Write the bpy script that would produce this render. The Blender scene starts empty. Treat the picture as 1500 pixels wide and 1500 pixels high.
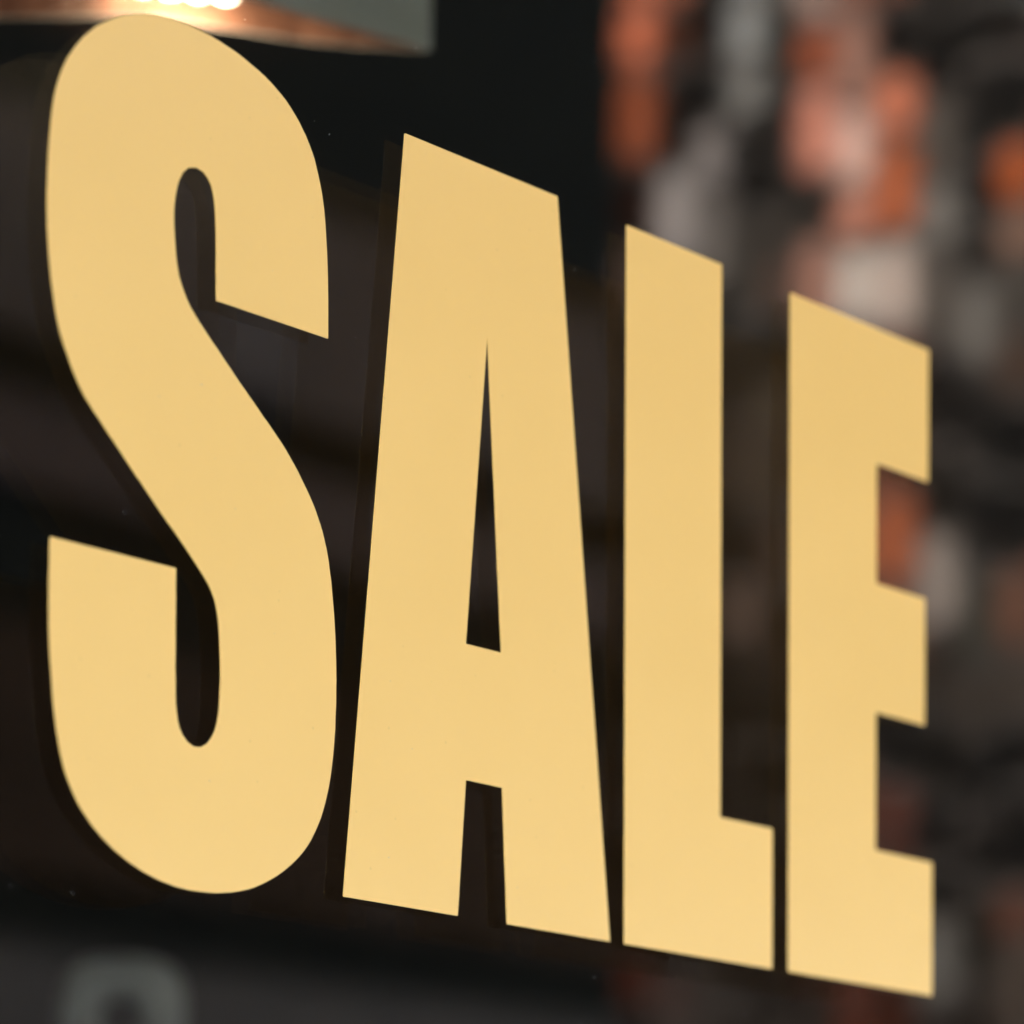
import bpy, bmesh, math, random
from mathutils import Vector
random.seed(7)
R = math.radians
sc = bpy.context.scene
COL = sc.collection

# ------------------------------------------------------------------ camera, sky, sun, exposure
EYE = 1.1                                   # height of the lens above the pavement
YAW = R(41.7457)                            # the lens looks along the window, 41.7 degrees to the glass
cam = bpy.data.cameras.new('camera')
cam.sensor_width = 36.0
cam.lens = 120.0
cam.shift_y = 0.9053                        # a shift lens: uprights stay upright
cam.clip_start = 0.02
cam.clip_end = 500
cam.dof.use_dof = True
cam.dof.focus_distance = 1.047
cam.dof.aperture_fstop = 6.3
cam_o = bpy.data.objects.new('camera', cam)
COL.objects.link(cam_o)
cam_o.location = (0, -0.72985, EYE)
cam_o.rotation_euler = (R(90), 0, YAW - R(90))
sc.camera = cam_o

SUN_DIR = Vector((0.80, -0.22, -0.58)).normalized()      # the way the light travels
w = bpy.data.worlds.new('World')
sc.world = w
w.use_nodes = True
nt = w.node_tree
sky = nt.nodes.new('ShaderNodeTexSky')
sky.sky_type = 'NISHITA'
sky.sun_disc = False
sky.sun_elevation = math.asin(-SUN_DIR.z)
sky.sun_rotation = math.atan2(-SUN_DIR.x, -SUN_DIR.y)
bg = nt.nodes['Background']
nt.links.new(sky.outputs[0], bg.inputs[0])
bg.inputs[1].default_value = 0.15

sl = bpy.data.lights.new('sun', 'SUN')
sl.energy = 2.2
sl.angle = R(0.5)
sl.color = (1.0, 0.95, 0.87)
so = bpy.data.objects.new('sun', sl)
so.rotation_euler = SUN_DIR.to_track_quat('-Z', 'Y').to_euler()
so.location = (-6, 3, 9)
COL.objects.link(so)

sc.view_settings.view_transform = 'Standard'
sc.view_settings.look = 'None'
sc.view_settings.exposure = 3.78
sc.view_settings.gamma = 1.0
sc.cycles.max_bounces = 14
sc.cycles.transparent_max_bounces = 24
sc.cycles.glossy_bounces = 8
sc.cycles.caustics_refractive = False
sc.cycles.caustics_reflective = False
sc.cycles.sample_clamp_indirect = 8

# ------------------------------------------------------------------ helpers
def new_mat(name):
    m = bpy.data.materials.new(name)
    m.use_nodes = True
    return m, m.node_tree, m.node_tree.nodes['Principled BSDF']

def mottled(name, c1, c2, scale=8, rough=0.8, bump=0.0, metallic=0.0, spec=0.3, detail=6):
    m, t, b = new_mat(name)
    tc = t.nodes.new('ShaderNodeTexCoord')
    n = t.nodes.new('ShaderNodeTexNoise')
    n.inputs['Scale'].default_value = scale
    n.inputs['Detail'].default_value = detail
    n.inputs['Roughness'].default_value = 0.65
    t.links.new(tc.outputs['Object'], n.inputs['Vector'])
    r = t.nodes.new('ShaderNodeValToRGB')
    r.color_ramp.elements[0].position = 0.35
    r.color_ramp.elements[1].position = 0.65
    r.color_ramp.elements[0].color = (*c1, 1)
    r.color_ramp.elements[1].color = (*c2, 1)
    t.links.new(n.outputs['Fac'], r.inputs[0])
    t.links.new(r.outputs[0], b.inputs['Base Color'])
    b.inputs['Roughness'].default_value = rough
    b.inputs['Metallic'].default_value = metallic
    b.inputs['Specular IOR Level'].default_value = spec
    if bump:
        bp = t.nodes.new('ShaderNodeBump')
        bp.inputs['Strength'].default_value = bump
        bp.inputs['Distance'].default_value = 0.01
        t.links.new(n.outputs['Fac'], bp.inputs['Height'])
        t.links.new(bp.outputs[0], b.inputs['Normal'])
    return m

def link(name, mesh, mat=None, parent=None, loc=(0, 0, 0)):
    o = bpy.data.objects.new(name, mesh)
    COL.objects.link(o)
    o.location = loc
    if mat and not mesh.materials:
        mesh.materials.append(mat)
    if parent:
        o.parent = parent
    return o

def tag(o, label=None, cat=None, group=None, kind=None):
    if label: o['label'] = label
    if cat: o['category'] = cat
    if group: o['group'] = group
    if kind: o['kind'] = kind
    return o

def thing(name, loc, label, cat, group=None):
    o = bpy.data.objects.new(name, None)
    o.empty_display_size = 0.05
    COL.objects.link(o)
    o.location = loc
    return tag(o, label, cat, group)

def box(bm, x0, x1, y0, y1, z0, z1):
    vs = [bm.verts.new(p) for p in ((x0, y0, z0), (x1, y0, z0), (x1, y1, z0), (x0, y1, z0),
                                    (x0, y0, z1), (x1, y0, z1), (x1, y1, z1), (x0, y1, z1))]
    return [bm.faces.new([vs[i] for i in f]) for f in ((0, 3, 2, 1), (4, 5, 6, 7), (0, 1, 5, 4), (1, 2, 6, 5), (2, 3, 7, 6), (3, 0, 4, 7))]

def boxes(name, lst, mat, parent=None, bevel=0.0, loc=(0, 0, 0)):
    bm = bmesh.new()
    for b in lst:
        box(bm, *b)
    if bevel:
        bmesh.ops.bevel(bm, geom=list(bm.edges), offset=bevel, segments=2, affect='EDGES', profile=0.6)
    me = bpy.data.meshes.new(name)
    bm.to_mesh(me); bm.free()
    return link(name, me, mat, parent, loc)

def prism(name, loops, z0, z1, mat, parent=None, cap=True):
    """upright walls over closed outlines (x, y) between two heights"""
    bm = bmesh.new()
    for lp in loops:
        lo = [bm.verts.new((x, y, z0)) for x, y in lp]
        hi = [bm.verts.new((x, y, z1)) for x, y in lp]
        n = len(lp)
        for i in range(n):
            j = (i + 1) % n
            bm.faces.new((lo[i], lo[j], hi[j], hi[i]))
        if cap:
            bm.faces.new(lo); bm.faces.new(hi)
    bmesh.ops.recalc_face_normals(bm, faces=bm.faces)
    me = bpy.data.meshes.new(name)
    bm.to_mesh(me); bm.free()
    return link(name, me, mat, parent)

# ------------------------------------------------------------------ materials
m_pave = mottled('pavement_asphalt', (0.045, 0.044, 0.042), (0.07, 0.068, 0.065), 5, 0.9, 0.2)
m_render = mottled('shopfront_paint', (0.030, 0.028, 0.026), (0.045, 0.042, 0.038), 6, 0.6, 0.1)
m_frame = mottled('window_frame_metal', (0.015, 0.015, 0.016), (0.022, 0.022, 0.022), 30, 0.4)
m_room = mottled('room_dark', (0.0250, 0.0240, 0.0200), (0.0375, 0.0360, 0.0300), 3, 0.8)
m_mortar = mottled('mortar', (0.012, 0.009, 0.007), (0.028, 0.020, 0.016), 14, 0.95, 0.4)
m_black = mottled('black_paint', (0.0026, 0.0024, 0.0018), (0.0046, 0.0042, 0.0027), 4, 0.9, spec=0.05)
m_greyp = mottled('grey_fascia_paint', (0.0194, 0.0105, 0.0060), (0.0299, 0.0163, 0.0096), 3, 0.8)
m_brown = mottled('brown_timber', (0.0189, 0.0082, 0.0045), (0.0315, 0.0153, 0.0090), 4, 0.8)
m_char = mottled('charcoal_render', (0.0129, 0.0071, 0.0039), (0.0240, 0.0128, 0.0074), 2.2, 0.9, spec=0.1)
m_riser = mottled('grey_riser_paint', (0.0161, 0.0112, 0.0082), (0.0290, 0.0200, 0.0147), 2, 0.85)
m_clay = mottled('grey_clay', (0.125, 0.128, 0.127), (0.175, 0.178, 0.176), 30, 0.7)
m_cream = mottled('cream_reflector', (0.52, 0.50, 0.46), (0.64, 0.62, 0.58), 3, 0.9, 0.1)  # pale coat of the unseen bands that throw light onto the letters
m_hood = mottled('grey_green_enamel', (0.1740, 0.1680, 0.1457), (0.2146, 0.2072, 0.1822), 20, 0.55)

# copper lining with dark patina
m_copper = mottled('copper_lining', (0.065, 0.028, 0.016), (0.155, 0.076, 0.046), 30, 0.38, 0.1, metallic=0.25)

m_tube, t_, b_ = new_mat('lit_diffuser')
b_.inputs['Base Color'].default_value = (1, .9, .8, 1)
b_.inputs['Emission Color'].default_value = (1.0, 0.80, 0.66, 1)
b_.inputs['Emission Strength'].default_value = 0.16

# vinyl: one gold-yellow film with a faint, fine surface
def vinyl():
    m, t, b = new_mat('gold_vinyl')
    tc = t.nodes.new('ShaderNodeTexCoord')
    n = t.nodes.new('ShaderNodeTexNoise')
    n.inputs['Scale'].default_value = 900
    n.inputs['Detail'].default_value = 3
    t.links.new(tc.outputs['Object'], n.inputs['Vector'])
    n2 = t.nodes.new('ShaderNodeTexNoise')
    n2.inputs['Scale'].default_value = 14
    n2.inputs['Detail'].default_value = 4
    t.links.new(tc.outputs['Object'], n2.inputs['Vector'])
    r = t.nodes.new('ShaderNodeValToRGB')
    r.color_ramp.elements[0].position = 0.3
    r.color_ramp.elements[1].position = 0.7
    r.color_ramp.elements[0].color = (0.748, 0.448, 0.122, 1)
    r.color_ramp.elements[1].color = (0.770, 0.465, 0.131, 1)
    t.links.new(n2.outputs['Fac'], r.inputs[0])
    # sparse pinhead blemishes in the film
    vo = t.nodes.new('ShaderNodeTexVoronoi')
    vo.inputs['Scale'].default_value = 95
    t.links.new(tc.outputs['Object'], vo.inputs['Vector'])
    lt = t.nodes.new('ShaderNodeMapRange')
    lt.inputs['From Min'].default_value = 0.03
    lt.inputs['From Max'].default_value = 0.06
    lt.inputs['To Min'].default_value = 0.90
    lt.inputs['To Max'].default_value = 1.0
    t.links.new(vo.outputs['Distance'], lt.inputs['Value'])
    sp = t.nodes.new('ShaderNodeVectorMath'); sp.operation = 'SCALE'
    t.links.new(r.outputs[0], sp.inputs[0])
    t.links.new(lt.outputs[0], sp.inputs['Scale'])
    t.links.new(sp.outputs[0], b.inputs['Base Color'])
    bp = t.nodes.new('ShaderNodeBump')
    bp.inputs['Strength'].default_value = 0.04
    bp.inputs['Distance'].default_value = 0.0002
    t.links.new(n.outputs['Fac'], bp.inputs['Height'])
    t.links.new(bp.outputs[0], b.inputs['Normal'])
    b.inputs['Roughness'].default_value = 0.34
    b.inputs['Specular IOR Level'].default_value = 0.6
    return m
m_vinyl = vinyl()

# window glass: see-through sheet with a true Fresnel mirror on every face
def glass():
    m = bpy.data.materials.new('window_glass')
    m.use_nodes = True
    t = m.node_tree
    t.nodes.clear()
    out = t.nodes.new('ShaderNodeOutputMaterial')
    mix = t.nodes.new('ShaderNodeMixShader')
    tr = t.nodes.new('ShaderNodeBsdfTransparent')
    tr.inputs[0].default_value = (0.965, 0.975, 0.965, 1)
    gl = t.nodes.new('ShaderNodeBsdfGlossy')
    gl.inputs['Roughness'].default_value = 0.0
    fr = t.nodes.new('ShaderNodeFresnel')
    geo = t.nodes.new('ShaderNodeNewGeometry')
    mr = t.nodes.new('ShaderNodeMapRange')
    mr.inputs['To Min'].default_value = 1.52
    mr.inputs['To Max'].default_value = 1 / 1.52
    t.links.new(geo.outputs['Backfacing'], mr.inputs['Value'])
    t.links.new(mr.outputs[0], fr.inputs['IOR'])
    t.links.new(fr.outputs[0], mix.inputs[0])
    t.links.new(tr.outputs[0], mix.inputs[1])
    t.links.new(gl.outputs[0], mix.inputs[2])
    t.links.new(mix.outputs[0], out.inputs[0])
    return m
m_glass = glass()

# one brick material; every brick carries its own colour
def brick_mat(name, from_attr):
    m, t, b = new_mat(name)
    if from_attr:
        c = t.nodes.new('ShaderNodeVertexColor'); c.layer_name = 'tone'
    else:
        c = t.nodes.new('ShaderNodeObjectInfo')
    tc = t.nodes.new('ShaderNodeTexCoord')
    n = t.nodes.new('ShaderNodeTexNoise')
    n.inputs['Scale'].default_value = 22
    n.inputs['Detail'].default_value = 7
    t.links.new(tc.outputs['Object'], n.inputs['Vector'])
    mr = t.nodes.new('ShaderNodeMapRange')
    mr.inputs['From Min'].default_value = 0.3
    mr.inputs['From Max'].default_value = 0.7
    mr.inputs['To Min'].default_value = 0.85
    mr.inputs['To Max'].default_value = 1.18
    t.links.new(n.outputs['Fac'], mr.inputs['Value'])
    mx = t.nodes.new('ShaderNodeVectorMath'); mx.operation = 'SCALE'
    t.links.new(c.outputs['Color'], mx.inputs[0])
    t.links.new(mr.outputs[0], mx.inputs['Scale'])
    t.links.new(mx.outputs[0], b.inputs['Base Color'])
    bp = t.nodes.new('ShaderNodeBump')
    bp.inputs['Strength'].default_value = 0.5
    bp.inputs['Distance'].default_value = 0.006
    t.links.new(n.outputs['Fac'], bp.inputs['Height'])
    t.links.new(bp.outputs[0], b.inputs['Normal'])
    b.inputs['Roughness'].default_value = 0.92
    b.inputs['Specular IOR Level'].default_value = 0.03
    return m
m_brick = brick_mat('brick_clay', False)
m_brick2 = brick_mat('brick_clay_mass', True)

# ------------------------------------------------------------------ setting: pavement and the room behind the glass
pave = boxes('pavement', [(-30, 30, -30, 0.0, -0.2, 0.0)], m_pave)
tag(pave, kind='structure')
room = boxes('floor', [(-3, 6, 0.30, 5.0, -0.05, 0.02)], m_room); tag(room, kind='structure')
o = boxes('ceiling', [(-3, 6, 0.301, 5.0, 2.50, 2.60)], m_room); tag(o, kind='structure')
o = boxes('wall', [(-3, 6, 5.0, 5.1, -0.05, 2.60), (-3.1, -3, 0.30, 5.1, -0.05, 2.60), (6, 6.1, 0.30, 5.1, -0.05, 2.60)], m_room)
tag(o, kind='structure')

# ------------------------------------------------------------------ shopfront round the window
GX0, GX1, GZ0, GZ1 = -0.75, 2.30, 0.72, 2.04
front = thing('shopfront', (0, 0, 0), 'dark painted shopfront that carries the window with the gold sale lettering', 'shopfront')
boxes('wall', [(-4, GX0 - 0.06, 0, 0.3, 0, 2.6), (GX1 + 0.06, 5.6, 0, 0.3, 0, 2.6),
               (GX0 - 0.06, GX1 + 0.06, 0, 0.3, GZ1 + 0.06, 2.6)], m_render, front)
boxes('stall_riser', [(GX0 - 0.06, GX1 + 0.06, -0.004, 0.3, 0, GZ0 - 0.06)], m_render, front)
boxes('added_shade_canopy', [(-4, 5.4, -0.62, -0.002, 2.13, 2.24)], m_frame, front, 0.008)  # added out of view to shade the upper part of the letters
win = thing('shop_window', (0, 0, 0), 'large double glazed shop window, dark, reflecting the brickwork across the yard', 'window')
boxes('frame', [(GX0 - 0.06, GX0, -0.03, 0.07, GZ0 - 0.06, GZ1 + 0.06), (GX1, GX1 + 0.06, -0.03, 0.07, GZ0 - 0.06, GZ1 + 0.06),
                (GX0, GX1, -0.03, 0.07, GZ0 - 0.06, GZ0), (GX0, GX1, -0.03, 0.07, GZ1, GZ1 + 0.06)], m_frame, win)
boxes('pane', [(GX0, GX1, 0.0, 0.004, GZ0, GZ1)], m_glass, win)
p2 = boxes('pane', [(-1.525, 1.525, -0.002, 0.002, -0.66, 0.66)], m_glass, win, loc=(0.775, 0.022, 1.38))
p2.rotation_euler = (R(0.17), 0, R(-0.25))       # the inner sheet never sits quite parallel: its mirror image is shifted

# ------------------------------------------------------------------ the four vinyl letters on the outside of the glass (mm along the glass, mm above the lens)
S_OUT = [(734.0,333.1),(734.0,335.6),(734.0,338.1),(734.0,340.6),(734.0,343.1),(734.0,345.5),(733.9,348.0),(733.9,350.5),(733.8,352.9),(733.7,355.4),(733.6,357.8),(733.4,360.3),(733.2,362.7),(733.0,365.1),(732.8,367.5),(732.5,369.9),(732.2,372.3),(731.7,374.6),(731.2,376.9),(730.5,379.2),(729.8,381.4),(729.0,383.6),(728.2,385.8),(727.1,387.8),(725.9,389.8),(724.6,391.7),(723.1,393.5),(721.6,395.3),(719.9,396.9),(718.1,398.5),(716.2,400.0),(714.1,401.3),(711.9,402.5),(709.6,403.7),(707.2,404.7),(704.8,405.6),(702.2,406.4),(699.6,407.2),(697.0,407.9),(694.3,408.5),(691.6,409.0),(688.8,409.5),(686.0,409.9),(683.1,410.1),(680.2,410.3),(677.3,410.4),(674.3,410.3),(671.3,410.2),(668.2,409.9),(665.1,409.5),(662.0,408.9),(658.9,408.1),(655.7,407.1),(652.6,405.9),(649.6,404.5),(646.7,402.8),(643.9,401.0),(641.2,399.1),(638.8,396.9),(636.5,394.7),(634.5,392.4),(632.7,390.0),(631.0,387.6),(629.6,385.1),(628.4,382.6),(627.4,380.2),(626.6,377.8),(625.9,375.3),(625.4,372.9),(625.0,370.5),(624.6,368.2),(624.4,365.8),(624.1,363.5),(623.9,361.1),(623.7,358.8),(623.6,356.5),(623.4,354.1),(623.3,351.8),(623.2,349.5),(623.1,347.2),(623.1,344.9),(623.1,342.6),(623.2,340.4),(623.2,338.1),(623.4,335.9),(623.5,333.6),(623.7,331.4),(623.9,329.2),(624.2,327.0),(624.5,324.8),(624.8,322.6),(625.2,320.4),(625.6,318.2),(626.0,316.1),(626.5,313.9),(627.1,311.8),(627.8,309.8),(628.6,307.8),(629.5,305.8),(630.5,303.9),(631.5,301.9),(632.5,300.0),(633.6,298.1),(634.8,296.3),(636.2,294.5),(637.6,292.8),(639.2,291.2),(640.8,289.6),(642.5,288.1),(644.2,286.5),(645.9,284.9),(647.6,283.4),(649.3,281.8),(651.0,280.2),(652.7,278.6),(654.4,277.0),(656.1,275.4),(657.9,273.9),(659.6,272.3),(661.4,270.7),(663.1,269.1),(664.9,267.5),(666.7,265.9),(668.5,264.3),(670.4,262.8),(672.2,261.2),(674.0,259.6),(675.8,258.0),(677.6,256.3),(679.3,254.7),(681.1,253.0),(682.8,251.3),(684.5,249.5),(685.8,247.6),(686.9,245.6),(687.7,243.4),(688.2,241.1),(688.6,238.8),(688.8,236.4),(689.0,234.1),(689.1,231.7),(689.2,229.3),(689.3,226.9),(689.3,224.5),(689.3,222.1),(689.1,219.7),(689.0,217.3),(688.8,214.8),(688.5,212.4),(688.0,210.0),(687.2,207.5),(685.9,205.2),(684.0,203.0),(681.4,201.5),(678.6,201.3),(676.1,202.3),(674.3,203.9),(673.0,205.9),(672.3,208.1),(671.9,210.4),(671.6,212.7),(671.5,215.0),(671.5,217.4),(671.5,219.8),(671.4,222.1),(671.4,224.5),(671.5,226.9),(671.5,229.2),(671.5,231.6),(671.5,234.0),(671.5,236.4),(671.6,238.8),(671.6,241.1),(671.6,243.5),(671.6,245.9),(671.6,248.2),(671.7,250.6),(671.7,251.8),(624.2,251.6),(624.1,249.3),(624.0,247.0),(624.0,244.7),(623.9,242.4),(623.8,240.1),(623.8,237.8),(623.8,235.6),(623.8,233.3),(623.8,231.0),(623.8,228.7),(623.8,226.4),(623.9,224.2),(624.0,221.9),(624.1,219.6),(624.3,217.4),(624.5,215.1),(624.7,212.9),(624.9,210.6),(625.1,208.4),(625.3,206.1),(625.6,203.9),(625.9,201.7),(626.3,199.4),(626.7,197.2),(627.2,195.1),(627.7,192.9),(628.3,190.7),(629.0,188.6),(629.8,186.5),(630.8,184.5),(631.9,182.5),(633.1,180.6),(634.4,178.7),(635.9,176.9),(637.6,175.2),(639.3,173.5),(641.2,171.9),(643.1,170.4),(645.2,169.0),(647.4,167.6),(649.7,166.4),(652.1,165.2),(654.6,164.1),(657.2,163.1),(659.8,162.2),(662.6,161.4),(665.5,160.7),(668.4,160.2),(671.4,159.7),(674.5,159.5),(677.6,159.3),(680.8,159.4),(684.1,159.5),(687.3,159.7),(690.6,160.2),(693.9,160.7),(697.2,161.5),(700.5,162.4),(703.6,163.5),(706.7,164.9),(709.7,166.4),(712.6,168.0),(715.4,169.8),(718.0,171.7),(720.5,173.7),(722.8,175.8),(724.9,178.1),(726.7,180.4),(728.2,182.8),(729.6,185.2),(730.9,187.7),(731.9,190.2),(732.8,192.7),(733.6,195.3),(734.3,197.8),(734.9,200.3),(735.4,202.9),(735.8,205.4),(736.2,207.9),(736.5,210.4),(736.7,213.0),(737.0,215.5),(737.1,218.0),(737.2,220.5),(737.4,223.0),(737.4,225.5),(737.4,228.0),(737.5,230.5),(737.4,233.0),(737.4,235.4),(737.3,237.9),(737.2,240.4),(737.1,242.9),(736.9,245.3),(736.7,247.8),(736.5,250.2),(736.2,252.6),(735.9,255.1),(735.6,257.5),(735.3,259.9),(734.8,262.3),(734.4,264.6),(733.9,267.0),(733.3,269.3),(732.5,271.6),(731.7,273.9),(730.7,276.1),(729.6,278.2),(728.5,280.3),(727.2,282.3),(725.8,284.3),(724.3,286.2),(722.8,288.1),(721.3,290.0),(719.7,291.8),(718.0,293.6),(716.3,295.4),(714.5,297.1),(712.6,298.7),(710.7,300.3),(708.8,301.9),(706.8,303.4),(704.9,305.0),(703.0,306.6),(701.1,308.1),(699.2,309.7),(697.3,311.2),(695.4,312.8),(693.5,314.4),(691.7,315.9),(689.9,317.5),(688.1,319.1),(686.2,320.6),(684.4,322.2),(682.6,323.8),(680.8,325.3),(679.1,326.9),(677.5,328.6),(676.1,330.4),(674.9,332.3),(673.9,334.3),(673.0,336.4),(672.4,338.5),(671.9,340.7),(671.6,343.0),(671.4,345.3),(671.2,347.6),(671.0,349.9),(670.9,352.3),(670.9,354.6),(671.1,357.1),(671.5,359.5),(672.1,362.0),(673.0,364.5),(674.4,367.0),(676.7,369.0),(679.6,369.8),(682.3,369.4),(684.2,368.1),(685.6,366.4),(686.4,364.3),(686.9,362.0),(687.2,359.7),(687.4,357.4),(687.5,355.0),(687.6,352.6),(687.6,350.2),(687.6,347.9),(687.6,345.5),(687.6,343.1),(687.6,340.7),(687.6,338.3),(687.6,335.9),(687.6,333.5),(687.6,333.1)]
S_ = [S_OUT]
A_ = [[(767.6, 405), (839.9, 405), (866.4, 165), (815.1, 165), (812.9, 208.4), (795.7, 208.4), (791.9, 165), (740.4, 165)],
      [(805.8, 351.2), (795.7, 251.5), (812.4, 251.5)]]
L_ = [[(874.9, 405), (926.2, 405), (925.4, 214.3), (955.0, 214.3), (954.7, 165), (873.7, 165)]]
E_ = [[(965.2, 405), (1050.4, 405), (1050.0, 355.8), (1017.4, 355.8), (1017.3, 312.1), (1048.0, 312.1), (1047.7, 264.9),
       (1016.9, 264.9), (1016.6, 214.7), (1052.5, 214.7), (1052.5, 165), (964.0, 165)]]
def letter(name, loops, label):
    cu = bpy.data.curves.new(name, 'CURVE')
    cu.dimensions = '2D'
    cu.fill_mode = 'BOTH'
    cx = sum(p[0] for p in loops[0]) / len(loops[0]) / 1000
    cz = 0.165
    for lp in loops:
        # nick the sharp corners by a few tenths of a millimetre, as a plotter knife does
        pts = []
        n = len(lp)
        for i in range(n):
            p, a, b = Vector(lp[i]), Vector(lp[i - 1]), Vector(lp[(i + 1) % n])
            u, v = (a - p), (b - p)
            if u.length > 6 and v.length > 6 or u.angle(v, math.pi) < R(140):
                ru, rv = min(.35, u.length * .3), min(.35, v.length * .3)
                q0, q1 = p + u.normalized() * ru, p + v.normalized() * rv
                pts += [q0, (q0 + q1) / 4 + p / 2, q1]
            else:
                pts.append(p)
        s = cu.splines.new('POLY')
        s.points.add(len(pts) - 1)
        for k, p in enumerate(pts):
            s.points[k].co = (p[0] / 1000 - cx, p[1] / 1000 - cz, 0, 1)
        s.use_cyclic_u = True
    cu.extrude = 0.00011
    o = bpy.data.objects.new(name + '_outline', cu)
    COL.objects.link(o)
    o.rotation_euler = (R(90), 0, 0)
    dg = bpy.context.evaluated_depsgraph_get()
    me = bpy.data.meshes.new_from_object(o.evaluated_get(dg))
    bpy.data.objects.remove(o); bpy.data.curves.remove(cu)
    me.name = name
    bm = bmesh.new(); bm.from_mesh(me)
    for v in bm.verts:
        v.co = Vector((v.co.x, -v.co.z, v.co.y))
    bmesh.ops.recalc_face_normals(bm, faces=bm.faces)
    bm.to_mesh(me); bm.free()
    me.materials.clear()
    o = link(name, me, m_vinyl, None, (cx, -0.00016, EYE + cz))
    tag(o, label, 'letter', 'gold vinyl letters of the word SALE on the window')
    return o
letter('vinyl_letter', S_, 'gold vinyl letter S with rounded bowls, first of the word SALE on the glass')
letter('vinyl_letter', A_, 'gold vinyl letter A with a narrow wedge opening, between the S and the L')
letter('vinyl_letter', L_, 'gold vinyl letter L on the window glass, between the A and the E')
letter('vinyl_letter', E_, 'gold vinyl letter E with three arms, slightly out of focus, last of the word')

# ------------------------------------------------------------------ hanging lamp inside, behind the top of the S
HZ = EYE + 0.600
near = [(1.0778, 0.2787), (1.0498, 0.2852), (1.0170, 0.2936), (0.9907, 0.2994), (0.9526, 0.3081), (0.9064, 0.3185), (0.8594, 0.3294)]
far = [(1.0778, 0.2787), (1.0705, 0.2847), (1.0527, 0.3003), (1.0330, 0.3138), (1.0056, 0.3274), (0.9739, 0.3440), (0.9557, 0.3623), (0.9316, 0.3914), (0.9150, 0.4060), (0.8700, 0.4000)]
outl = near + far[1:][::-1]
lamp = thing('pendant_lamp', (0.95, 0.33, HZ), 'lit pendant lamp with grey green boat shaped hood and copper lining behind the S', 'lamp')
cxm = sum(p[0] for p in outl) / len(outl); cym = sum(p[1] for p in outl) / len(outl)
def shrink(lp, d):
    out = []
    n = len(lp)
    for i in range(n):
        a, p, b = Vector(lp[i - 1]), Vector(lp[i]), Vector(lp[(i + 1) % n])
        t = ((p - a).normalized() + (b - p).normalized())
        t = t.normalized() if t.length > 1e-6 else (b - p).normalized()
        nrm = Vector((-t.y, t.x))
        if (Vector((cxm, cym)) - p).dot(nrm) < 0: nrm = -nrm
        out.append(tuple(p + nrm * d))
    return out
rel = lambda lp: [(x - 0.95, y - 0.33) for x, y in lp]
inner = shrink(outl, 0.0012)
prism('hood', [rel(outl)], 0.0, 0.075, m_hood, lamp, cap=False)
prism('lining', [rel(inner)], 0.0003, 0.0735, m_copper, lamp, cap=False)
bm = bmesh.new()
bm.faces.new([bm.verts.new((x, y, 0.075)) for x, y in rel(outl)])
bm.faces.new([bm.verts.new((x, y, 0.0735)) for x, y in rel(inner)])
me = bpy.data.meshes.new('hood_top'); bm.to_mesh(me); bm.free()
link('hood_top', me, m_copper, lamp)
ax = Vector((0.69, -0.66, -0.06)).normalized()        # a row of small bare bulbs
bm = bmesh.new()
bmesh.ops.create_uvsphere(bm, u_segments=20, v_segments=12, radius=0.0078)
for f in bm.faces: f.smooth = True
bme = bpy.data.meshes.new('light_bulb'); bm.to_mesh(bme); bm.free()
for k in range(5):
    c = Vector((0.974 - 0.95, 0.3316 - 0.33, 0.0138)) + ax * (k - 2) * 0.0118
    link('light_bulb', bme, m_tube, lamp, c)
pl = bpy.data.lights.new('bulb_glow', 'POINT')
pl.energy = 0.15
pl.color = (1.0, 0.78, 0.58)
pl.shadow_soft_size = 0.006
po = bpy.data.objects.new('bulb_glow', pl)
po.parent = lamp
po.location = (0.974 - 0.95, -0.002, -0.022)
COL.objects.link(po)
boxes('stem', [(-0.006, 0.006, 0.02, 0.032, 0.0755, 2.50 - HZ)], m_frame, lamp)

# ------------------------------------------------------------------ ring shaped ornament on a dark stand, inside at the lower left
bm = bmesh.new()
nu, nv = 40, 16
grid = []
for a in range(nu):
    A = 2 * math.pi * a / nu
    ca, sa = math.cos(A), math.sin(A)
    k = (abs(ca) ** 3.2 + abs(sa) ** 3.2) ** (-1 / 3.2)          # a squarish ring
    row_ = []
    for b in range(nv):
        B = 2 * math.pi * b / nv
        rr = 0.0255 + 0.0135 * math.cos(B)
        kk = 1 + (k - 1) * (0.35 + 0.65 * (rr - 0.012) / 0.027)
        row_.append(bm.verts.new((rr * kk * ca, 0.0135 * math.sin(B), rr * kk * sa)))
    grid.append(row_)
for a in range(nu):
    for b in range(nv):
        f = bm.faces.new((grid[a][b], grid[(a + 1) % nu][b], grid[(a + 1) % nu][(b + 1) % nv], grid[a][(b + 1) % nv]))
        f.smooth = True
bmesh.ops.recalc_face_normals(bm, faces=bm.faces)
me = bpy.data.meshes.new('ring_ornament'); bm.to_mesh(me); bm.free()
orn = link('ring_ornament', me, m_clay, None, (1.407, 0.847, EYE + 0.2580))
orn.rotation_euler = (0, 0, R(-48))
tag(orn, 'blurred pale grey ring shaped ornament standing behind the glass, below the S', 'ornament')
st = thing('display_stand', (1.407, 0.847, 0.02), 'dark square stand inside the window that carries the grey ring ornament', 'stand')
boxes('column', [(-0.05, 0.05, -0.05, 0.05, 0, 1.277)], m_frame, st, 0.003)
boxes('top', [(-0.075, 0.075, -0.075, 0.075, 1.2775, EYE + 0.2580 - 0.0392 - 0.02)], m_frame, st, 0.002)

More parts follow.
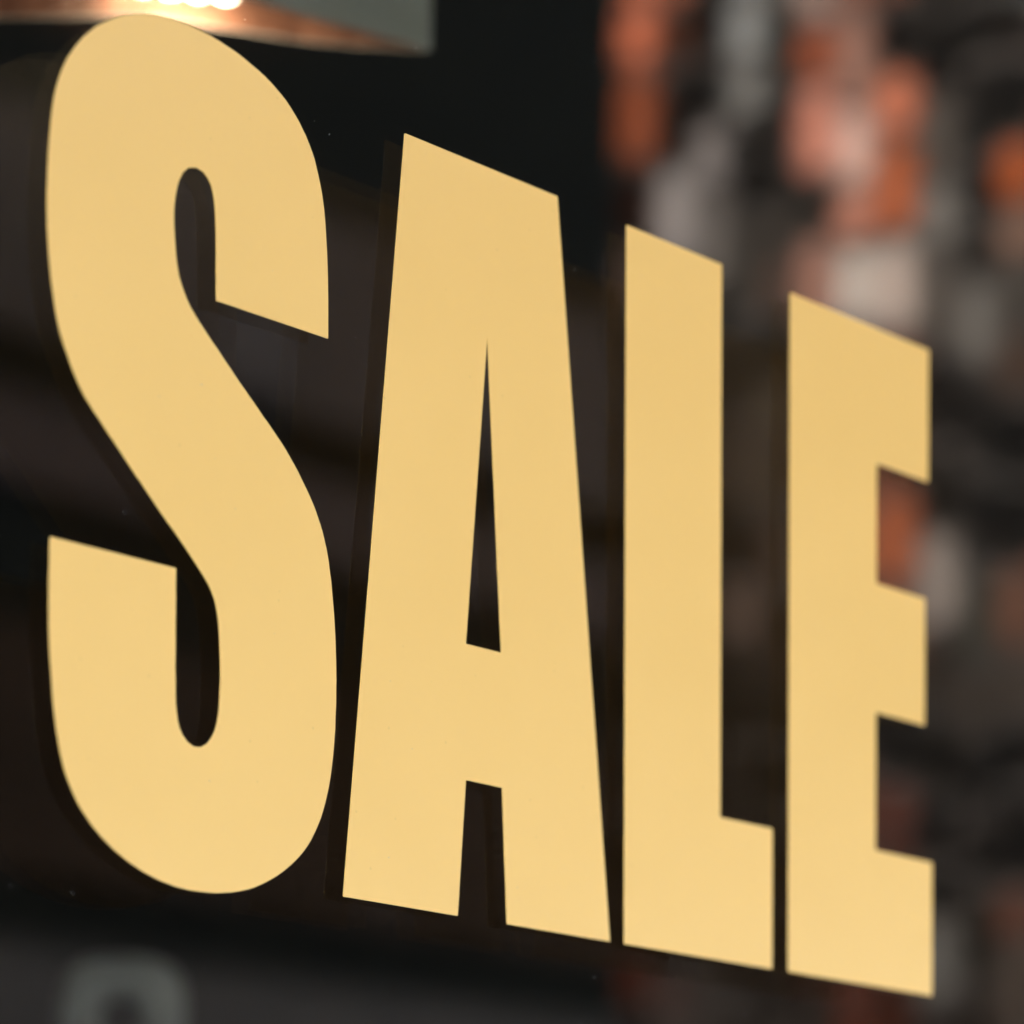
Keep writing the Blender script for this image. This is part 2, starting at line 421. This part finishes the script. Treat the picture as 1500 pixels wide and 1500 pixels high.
# ------------------------------------------------------------------ sunlit brick wing that the glass mirrors
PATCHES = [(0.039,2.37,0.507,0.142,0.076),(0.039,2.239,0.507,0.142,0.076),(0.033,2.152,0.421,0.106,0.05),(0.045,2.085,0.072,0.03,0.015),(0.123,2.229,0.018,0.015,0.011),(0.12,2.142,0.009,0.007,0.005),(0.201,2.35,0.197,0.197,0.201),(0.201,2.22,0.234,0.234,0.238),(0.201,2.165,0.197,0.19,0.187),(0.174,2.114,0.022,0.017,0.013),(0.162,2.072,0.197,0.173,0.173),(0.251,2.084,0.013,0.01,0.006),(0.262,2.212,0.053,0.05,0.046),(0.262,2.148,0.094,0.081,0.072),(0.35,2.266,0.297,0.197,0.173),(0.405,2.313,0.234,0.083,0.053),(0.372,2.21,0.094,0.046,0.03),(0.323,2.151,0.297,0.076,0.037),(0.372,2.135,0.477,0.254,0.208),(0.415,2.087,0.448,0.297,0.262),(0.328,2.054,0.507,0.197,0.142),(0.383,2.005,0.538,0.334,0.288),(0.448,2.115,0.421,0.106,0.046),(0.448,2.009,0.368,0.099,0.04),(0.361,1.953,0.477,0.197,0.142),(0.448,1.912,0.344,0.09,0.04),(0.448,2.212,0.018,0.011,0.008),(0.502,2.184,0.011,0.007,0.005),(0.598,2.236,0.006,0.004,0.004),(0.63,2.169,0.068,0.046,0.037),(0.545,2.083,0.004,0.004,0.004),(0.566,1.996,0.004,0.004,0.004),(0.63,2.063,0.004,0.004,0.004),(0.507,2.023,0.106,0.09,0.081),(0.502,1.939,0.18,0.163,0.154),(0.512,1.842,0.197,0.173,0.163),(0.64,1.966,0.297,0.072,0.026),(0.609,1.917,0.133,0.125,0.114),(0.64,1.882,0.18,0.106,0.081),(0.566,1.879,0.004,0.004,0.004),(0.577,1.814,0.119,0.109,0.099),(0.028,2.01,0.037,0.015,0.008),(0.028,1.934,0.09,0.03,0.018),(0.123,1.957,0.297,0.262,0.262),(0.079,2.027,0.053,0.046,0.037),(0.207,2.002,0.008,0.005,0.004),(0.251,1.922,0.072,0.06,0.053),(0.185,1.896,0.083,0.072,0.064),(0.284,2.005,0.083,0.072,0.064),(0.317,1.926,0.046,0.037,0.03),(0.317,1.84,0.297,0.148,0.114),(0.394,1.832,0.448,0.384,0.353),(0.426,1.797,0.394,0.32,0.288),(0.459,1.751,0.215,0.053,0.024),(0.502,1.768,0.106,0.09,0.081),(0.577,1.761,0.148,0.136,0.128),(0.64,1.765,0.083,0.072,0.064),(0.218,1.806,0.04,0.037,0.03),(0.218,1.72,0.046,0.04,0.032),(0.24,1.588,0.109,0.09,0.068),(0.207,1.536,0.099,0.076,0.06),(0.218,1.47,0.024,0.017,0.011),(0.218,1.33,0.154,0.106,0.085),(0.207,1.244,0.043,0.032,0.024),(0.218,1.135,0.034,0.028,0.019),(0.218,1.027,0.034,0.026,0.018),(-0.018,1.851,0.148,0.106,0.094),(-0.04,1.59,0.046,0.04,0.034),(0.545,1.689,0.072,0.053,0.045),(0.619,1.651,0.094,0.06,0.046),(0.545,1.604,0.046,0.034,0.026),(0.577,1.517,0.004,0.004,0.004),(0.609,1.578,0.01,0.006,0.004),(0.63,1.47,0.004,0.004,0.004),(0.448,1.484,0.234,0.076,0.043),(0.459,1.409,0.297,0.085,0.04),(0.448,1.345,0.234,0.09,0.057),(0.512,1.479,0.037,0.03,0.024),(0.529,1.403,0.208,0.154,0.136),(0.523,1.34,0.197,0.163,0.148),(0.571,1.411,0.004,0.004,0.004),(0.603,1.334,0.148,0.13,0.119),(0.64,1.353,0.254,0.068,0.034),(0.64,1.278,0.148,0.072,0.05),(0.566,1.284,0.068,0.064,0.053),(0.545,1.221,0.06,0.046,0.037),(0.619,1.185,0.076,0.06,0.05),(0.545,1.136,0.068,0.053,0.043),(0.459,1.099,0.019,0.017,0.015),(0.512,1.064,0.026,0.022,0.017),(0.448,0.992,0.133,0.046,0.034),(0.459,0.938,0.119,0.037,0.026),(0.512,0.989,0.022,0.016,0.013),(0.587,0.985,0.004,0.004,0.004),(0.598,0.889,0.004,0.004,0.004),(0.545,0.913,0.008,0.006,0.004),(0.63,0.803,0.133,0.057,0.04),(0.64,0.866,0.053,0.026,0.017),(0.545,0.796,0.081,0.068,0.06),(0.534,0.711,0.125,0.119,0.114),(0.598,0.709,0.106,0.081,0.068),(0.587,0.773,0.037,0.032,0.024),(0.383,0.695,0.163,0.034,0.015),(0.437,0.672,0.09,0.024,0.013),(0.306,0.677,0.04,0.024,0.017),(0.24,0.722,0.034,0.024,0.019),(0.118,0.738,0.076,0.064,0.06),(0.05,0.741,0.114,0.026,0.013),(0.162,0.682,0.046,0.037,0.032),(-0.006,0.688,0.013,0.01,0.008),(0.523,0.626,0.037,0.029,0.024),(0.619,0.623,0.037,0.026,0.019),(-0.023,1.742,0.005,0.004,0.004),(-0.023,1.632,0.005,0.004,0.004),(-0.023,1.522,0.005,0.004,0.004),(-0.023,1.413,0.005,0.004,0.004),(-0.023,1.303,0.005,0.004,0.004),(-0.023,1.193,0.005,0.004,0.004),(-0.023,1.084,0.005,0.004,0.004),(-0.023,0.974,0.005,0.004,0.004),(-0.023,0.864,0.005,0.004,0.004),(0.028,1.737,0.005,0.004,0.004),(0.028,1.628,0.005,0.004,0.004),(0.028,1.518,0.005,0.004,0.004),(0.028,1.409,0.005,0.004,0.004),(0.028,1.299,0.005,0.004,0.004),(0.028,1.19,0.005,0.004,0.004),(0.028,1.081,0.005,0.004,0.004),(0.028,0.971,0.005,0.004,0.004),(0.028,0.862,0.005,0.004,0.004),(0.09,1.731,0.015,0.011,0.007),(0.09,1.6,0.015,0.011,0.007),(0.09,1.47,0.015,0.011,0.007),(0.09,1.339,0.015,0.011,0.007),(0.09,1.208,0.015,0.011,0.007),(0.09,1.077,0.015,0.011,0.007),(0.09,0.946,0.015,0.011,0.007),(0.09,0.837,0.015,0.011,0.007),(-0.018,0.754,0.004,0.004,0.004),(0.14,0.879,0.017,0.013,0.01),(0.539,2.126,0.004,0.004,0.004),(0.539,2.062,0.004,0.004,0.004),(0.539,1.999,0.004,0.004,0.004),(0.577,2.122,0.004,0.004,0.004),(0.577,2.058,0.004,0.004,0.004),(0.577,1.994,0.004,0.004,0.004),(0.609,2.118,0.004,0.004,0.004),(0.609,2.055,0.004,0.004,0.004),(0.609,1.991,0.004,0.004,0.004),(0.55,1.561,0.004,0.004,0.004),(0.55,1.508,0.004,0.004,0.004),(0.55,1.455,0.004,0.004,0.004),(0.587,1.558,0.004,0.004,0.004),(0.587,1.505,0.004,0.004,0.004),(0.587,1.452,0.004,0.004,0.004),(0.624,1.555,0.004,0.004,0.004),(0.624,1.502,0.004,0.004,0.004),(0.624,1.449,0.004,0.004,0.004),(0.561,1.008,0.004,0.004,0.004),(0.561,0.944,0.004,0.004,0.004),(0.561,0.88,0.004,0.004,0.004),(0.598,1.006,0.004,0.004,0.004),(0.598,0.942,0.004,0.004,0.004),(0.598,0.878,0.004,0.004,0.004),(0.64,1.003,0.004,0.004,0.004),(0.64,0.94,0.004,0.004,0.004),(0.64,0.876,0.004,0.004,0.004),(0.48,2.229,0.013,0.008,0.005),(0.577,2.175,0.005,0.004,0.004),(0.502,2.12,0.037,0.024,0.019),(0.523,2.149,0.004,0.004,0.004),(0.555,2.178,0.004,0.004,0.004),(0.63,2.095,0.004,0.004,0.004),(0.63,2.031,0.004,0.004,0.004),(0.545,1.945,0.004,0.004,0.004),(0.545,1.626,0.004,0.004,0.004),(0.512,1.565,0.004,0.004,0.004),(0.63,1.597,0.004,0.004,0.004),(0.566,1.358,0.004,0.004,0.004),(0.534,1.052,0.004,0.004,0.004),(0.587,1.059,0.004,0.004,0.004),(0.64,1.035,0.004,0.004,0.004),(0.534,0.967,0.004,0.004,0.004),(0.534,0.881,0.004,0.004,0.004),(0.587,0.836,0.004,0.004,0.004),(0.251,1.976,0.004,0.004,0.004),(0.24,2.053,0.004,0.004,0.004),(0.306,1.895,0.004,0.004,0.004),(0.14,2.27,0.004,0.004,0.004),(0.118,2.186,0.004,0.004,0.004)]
wing = thing('brick_wing', (4.20, -2.79, 0), 'old sunlit wall of red, pink and grey bricks at the end of the yard', 'brick wall')
wing.rotation_euler = (0, 0, R(-24.9))
WLEN = 3.0
boxes('wall', [(0.008, 0.7, 0.002, WLEN, 0, 4.3)], m_mortar, wing)
boxes('added_glare_reflector', [(-0.06, 0.0, 0.0, WLEN, 0, 1.52)], m_cream, wing)  # pale reflector added below the mirrored view, brightens the letters from low down
GAIN = 0.44
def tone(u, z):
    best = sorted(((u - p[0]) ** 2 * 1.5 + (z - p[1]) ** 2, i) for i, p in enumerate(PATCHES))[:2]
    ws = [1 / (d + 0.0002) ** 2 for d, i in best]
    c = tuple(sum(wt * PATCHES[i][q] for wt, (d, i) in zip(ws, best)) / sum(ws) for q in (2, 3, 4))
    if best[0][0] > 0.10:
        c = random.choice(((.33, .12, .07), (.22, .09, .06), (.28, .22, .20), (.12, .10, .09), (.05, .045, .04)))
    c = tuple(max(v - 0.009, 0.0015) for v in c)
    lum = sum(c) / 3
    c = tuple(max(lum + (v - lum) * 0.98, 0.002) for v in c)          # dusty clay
    c = tuple(v * min((lum / 0.13) ** 0.75, 1.08) for v in c)          # sooty bricks darkened against clean ones; near-black ones stand in for shaded gaps
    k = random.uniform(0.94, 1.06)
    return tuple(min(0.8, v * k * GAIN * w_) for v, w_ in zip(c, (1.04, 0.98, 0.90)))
meshes = {}
rnd = random.Random(21)
def brick_mesh(L, H, k):
    L, H = round(L, 3), round(H, 3)
    BH = H / 2
    if (L, H, k) not in meshes:
        bm = bmesh.new()                                  # a worn, lumpy block: wobbly outline, domed face
        n = 10
        rings = []
        for x, sc_ in ((0.03, 1.0), (0.010, 1.0), (0.0, 0.88)):
            ring = []
            for q in range(n):
                a = 2 * math.pi * (q + 0.5) / n
                ca, sa = math.cos(a), math.sin(a)
                e = 0.42
                ring.append(bm.verts.new((x + (rnd.uniform(-.003, .003) if x < .02 else 0),
                                          math.copysign(abs(ca) ** e, ca) * L / 2 * sc_ * rnd.uniform(.97, 1.05),
                                          math.copysign(abs(sa) ** e, sa) * BH * sc_ * rnd.uniform(.97, 1.04))))
            rings.append(ring)
        for r0, r1 in zip(rings, rings[1:]):
            for q in range(n):
                bm.faces.new((r0[q], r0[(q + 1) % n], r1[(q + 1) % n], r1[q]))
        bm.faces.new(rings[-1])
        bmesh.ops.recalc_face_normals(bm, faces=bm.faces)
        if sum(f.normal.x for f in bm.faces if len(f.verts) > 4) > 0:
            bmesh.ops.reverse_faces(bm, faces=bm.faces)
        me = bpy.data.meshes.new('brick'); bm.to_mesh(me); bm.free()
        me.materials.append(m_brick)
        meshes[(L, H, k)] = me
    return meshes[(L, H, k)]
rest = []
cnt = 0
y = 0.0
col_n = 0
while y < WLEN - 0.03:
    W = rnd.choice((0.050, 0.056, 0.062, 0.070))
    if y + W > WLEN: W = WLEN - y
    zb = 0.003
    col_n += 1
    while zb < 4.29:
        H = rnd.choice((0.080, 0.100, 0.125, 0.150))
        if zb + H > 4.3: H = 4.3 - zb
        if H < 0.04: break
        off = 0.0 if col_n > 1 else rnd.choice((0.0, 0.0, 0.014, 0.024, 0.03))     # the outer corner is ragged
        u, zr = y + W / 2, zb + H / 2 - EYE
        c = tone(u, zr)
        if u < 0.86 and 0.58 < zr < 2.44 and cnt < 296:
            b = link('brick', brick_mesh(W, H, rnd.randrange(4)), None, wing, (rnd.uniform(-0.002, 0.002), y + W / 2, zb + H / 2))
            b.rotation_euler = (rnd.gauss(0, .006), rnd.gauss(0, .01), rnd.gauss(0, .01))
            b.color = (*c, 1)
            cnt += 1
        else:
            rest.append((y, W, zb + H / 2, H / 2, c))
        zb += H + 0.006
    y += W + 0.006
bm = bmesh.new()
lay = bm.loops.layers.color.new('tone')
for y, L, z, BH, c in rest:
    for f in box(bm, random.uniform(-.003, .003), 0.03, y, y + L, z - BH, z + BH):
        for lp in f.loops: lp[lay] = (*c, 1)
me = bpy.data.meshes.new('brickwork'); bm.to_mesh(me); bm.free()
o = link('brickwork', me, m_brick2, wing); tag(o, kind='stuff')
print('bricks', cnt, len(rest))

# ------------------------------------------------------------------ dark building across the yard, mirrored behind the left letters
dark = thing('dark_building', (0, -7, 0), 'black building front across the yard with grey and brown bands', 'building')
boxes('wall', [(-9, 13, -4, 0, 0, 6.5)], m_black, dark)
h = lambda r: r + EYE
boxes('fascia_board', [(-9, 13, 0.0, 0.05, h(3.24), h(3.89))], m_greyp, dark)
boxes('timber_board', [(-9, 13, 0.0, 0.03, h(2.80), h(3.05))], m_brown, dark)
boxes('render_panel', [(-9, 13, 0.0, 0.02, h(1.66), h(2.38))], m_char, dark)
boxes('riser_panel', [(-9, 13, 0.0, 0.04, 2.08, h(1.42))], m_riser, dark)
boxes('added_glare_reflector', [(-9, 13, 0.0, 0.06, 0, 2.08)], m_cream, dark)  # unseen pale band, added as a reflector for glare low on the vinyl

# ------------------------------------------------------------------ specks of dust on the glass and on the film
m_dust = mottled('dust', (0.30, 0.29, 0.27), (0.45, 0.43, 0.40), 40, 0.95)
bm = bmesh.new()
rd = random.Random(5)
for k in range(150):
    x, z = rd.uniform(0.58, 1.16), EYE + rd.uniform(0.10, 0.58)
    r = rd.choice((0.00007, 0.00010, 0.00013, 0.00017, 0.00024))
    y = -0.00034
    top = bm.verts.new((x, y - r * 0.5, z))
    ring = [bm.verts.new((x + r * rd.uniform(.6, 1.2) * math.cos(a * math.pi / 3), y, z + r * rd.uniform(.6, 1.2) * math.sin(a * math.pi / 3))) for a in range(6)]
    for a in range(6):
        bm.faces.new((ring[a], ring[(a + 1) % 6], top))
me = bpy.data.meshes.new('dust'); bm.to_mesh(me); bm.free()
o = link('dust', me, m_dust)
tag(o, kind='stuff')
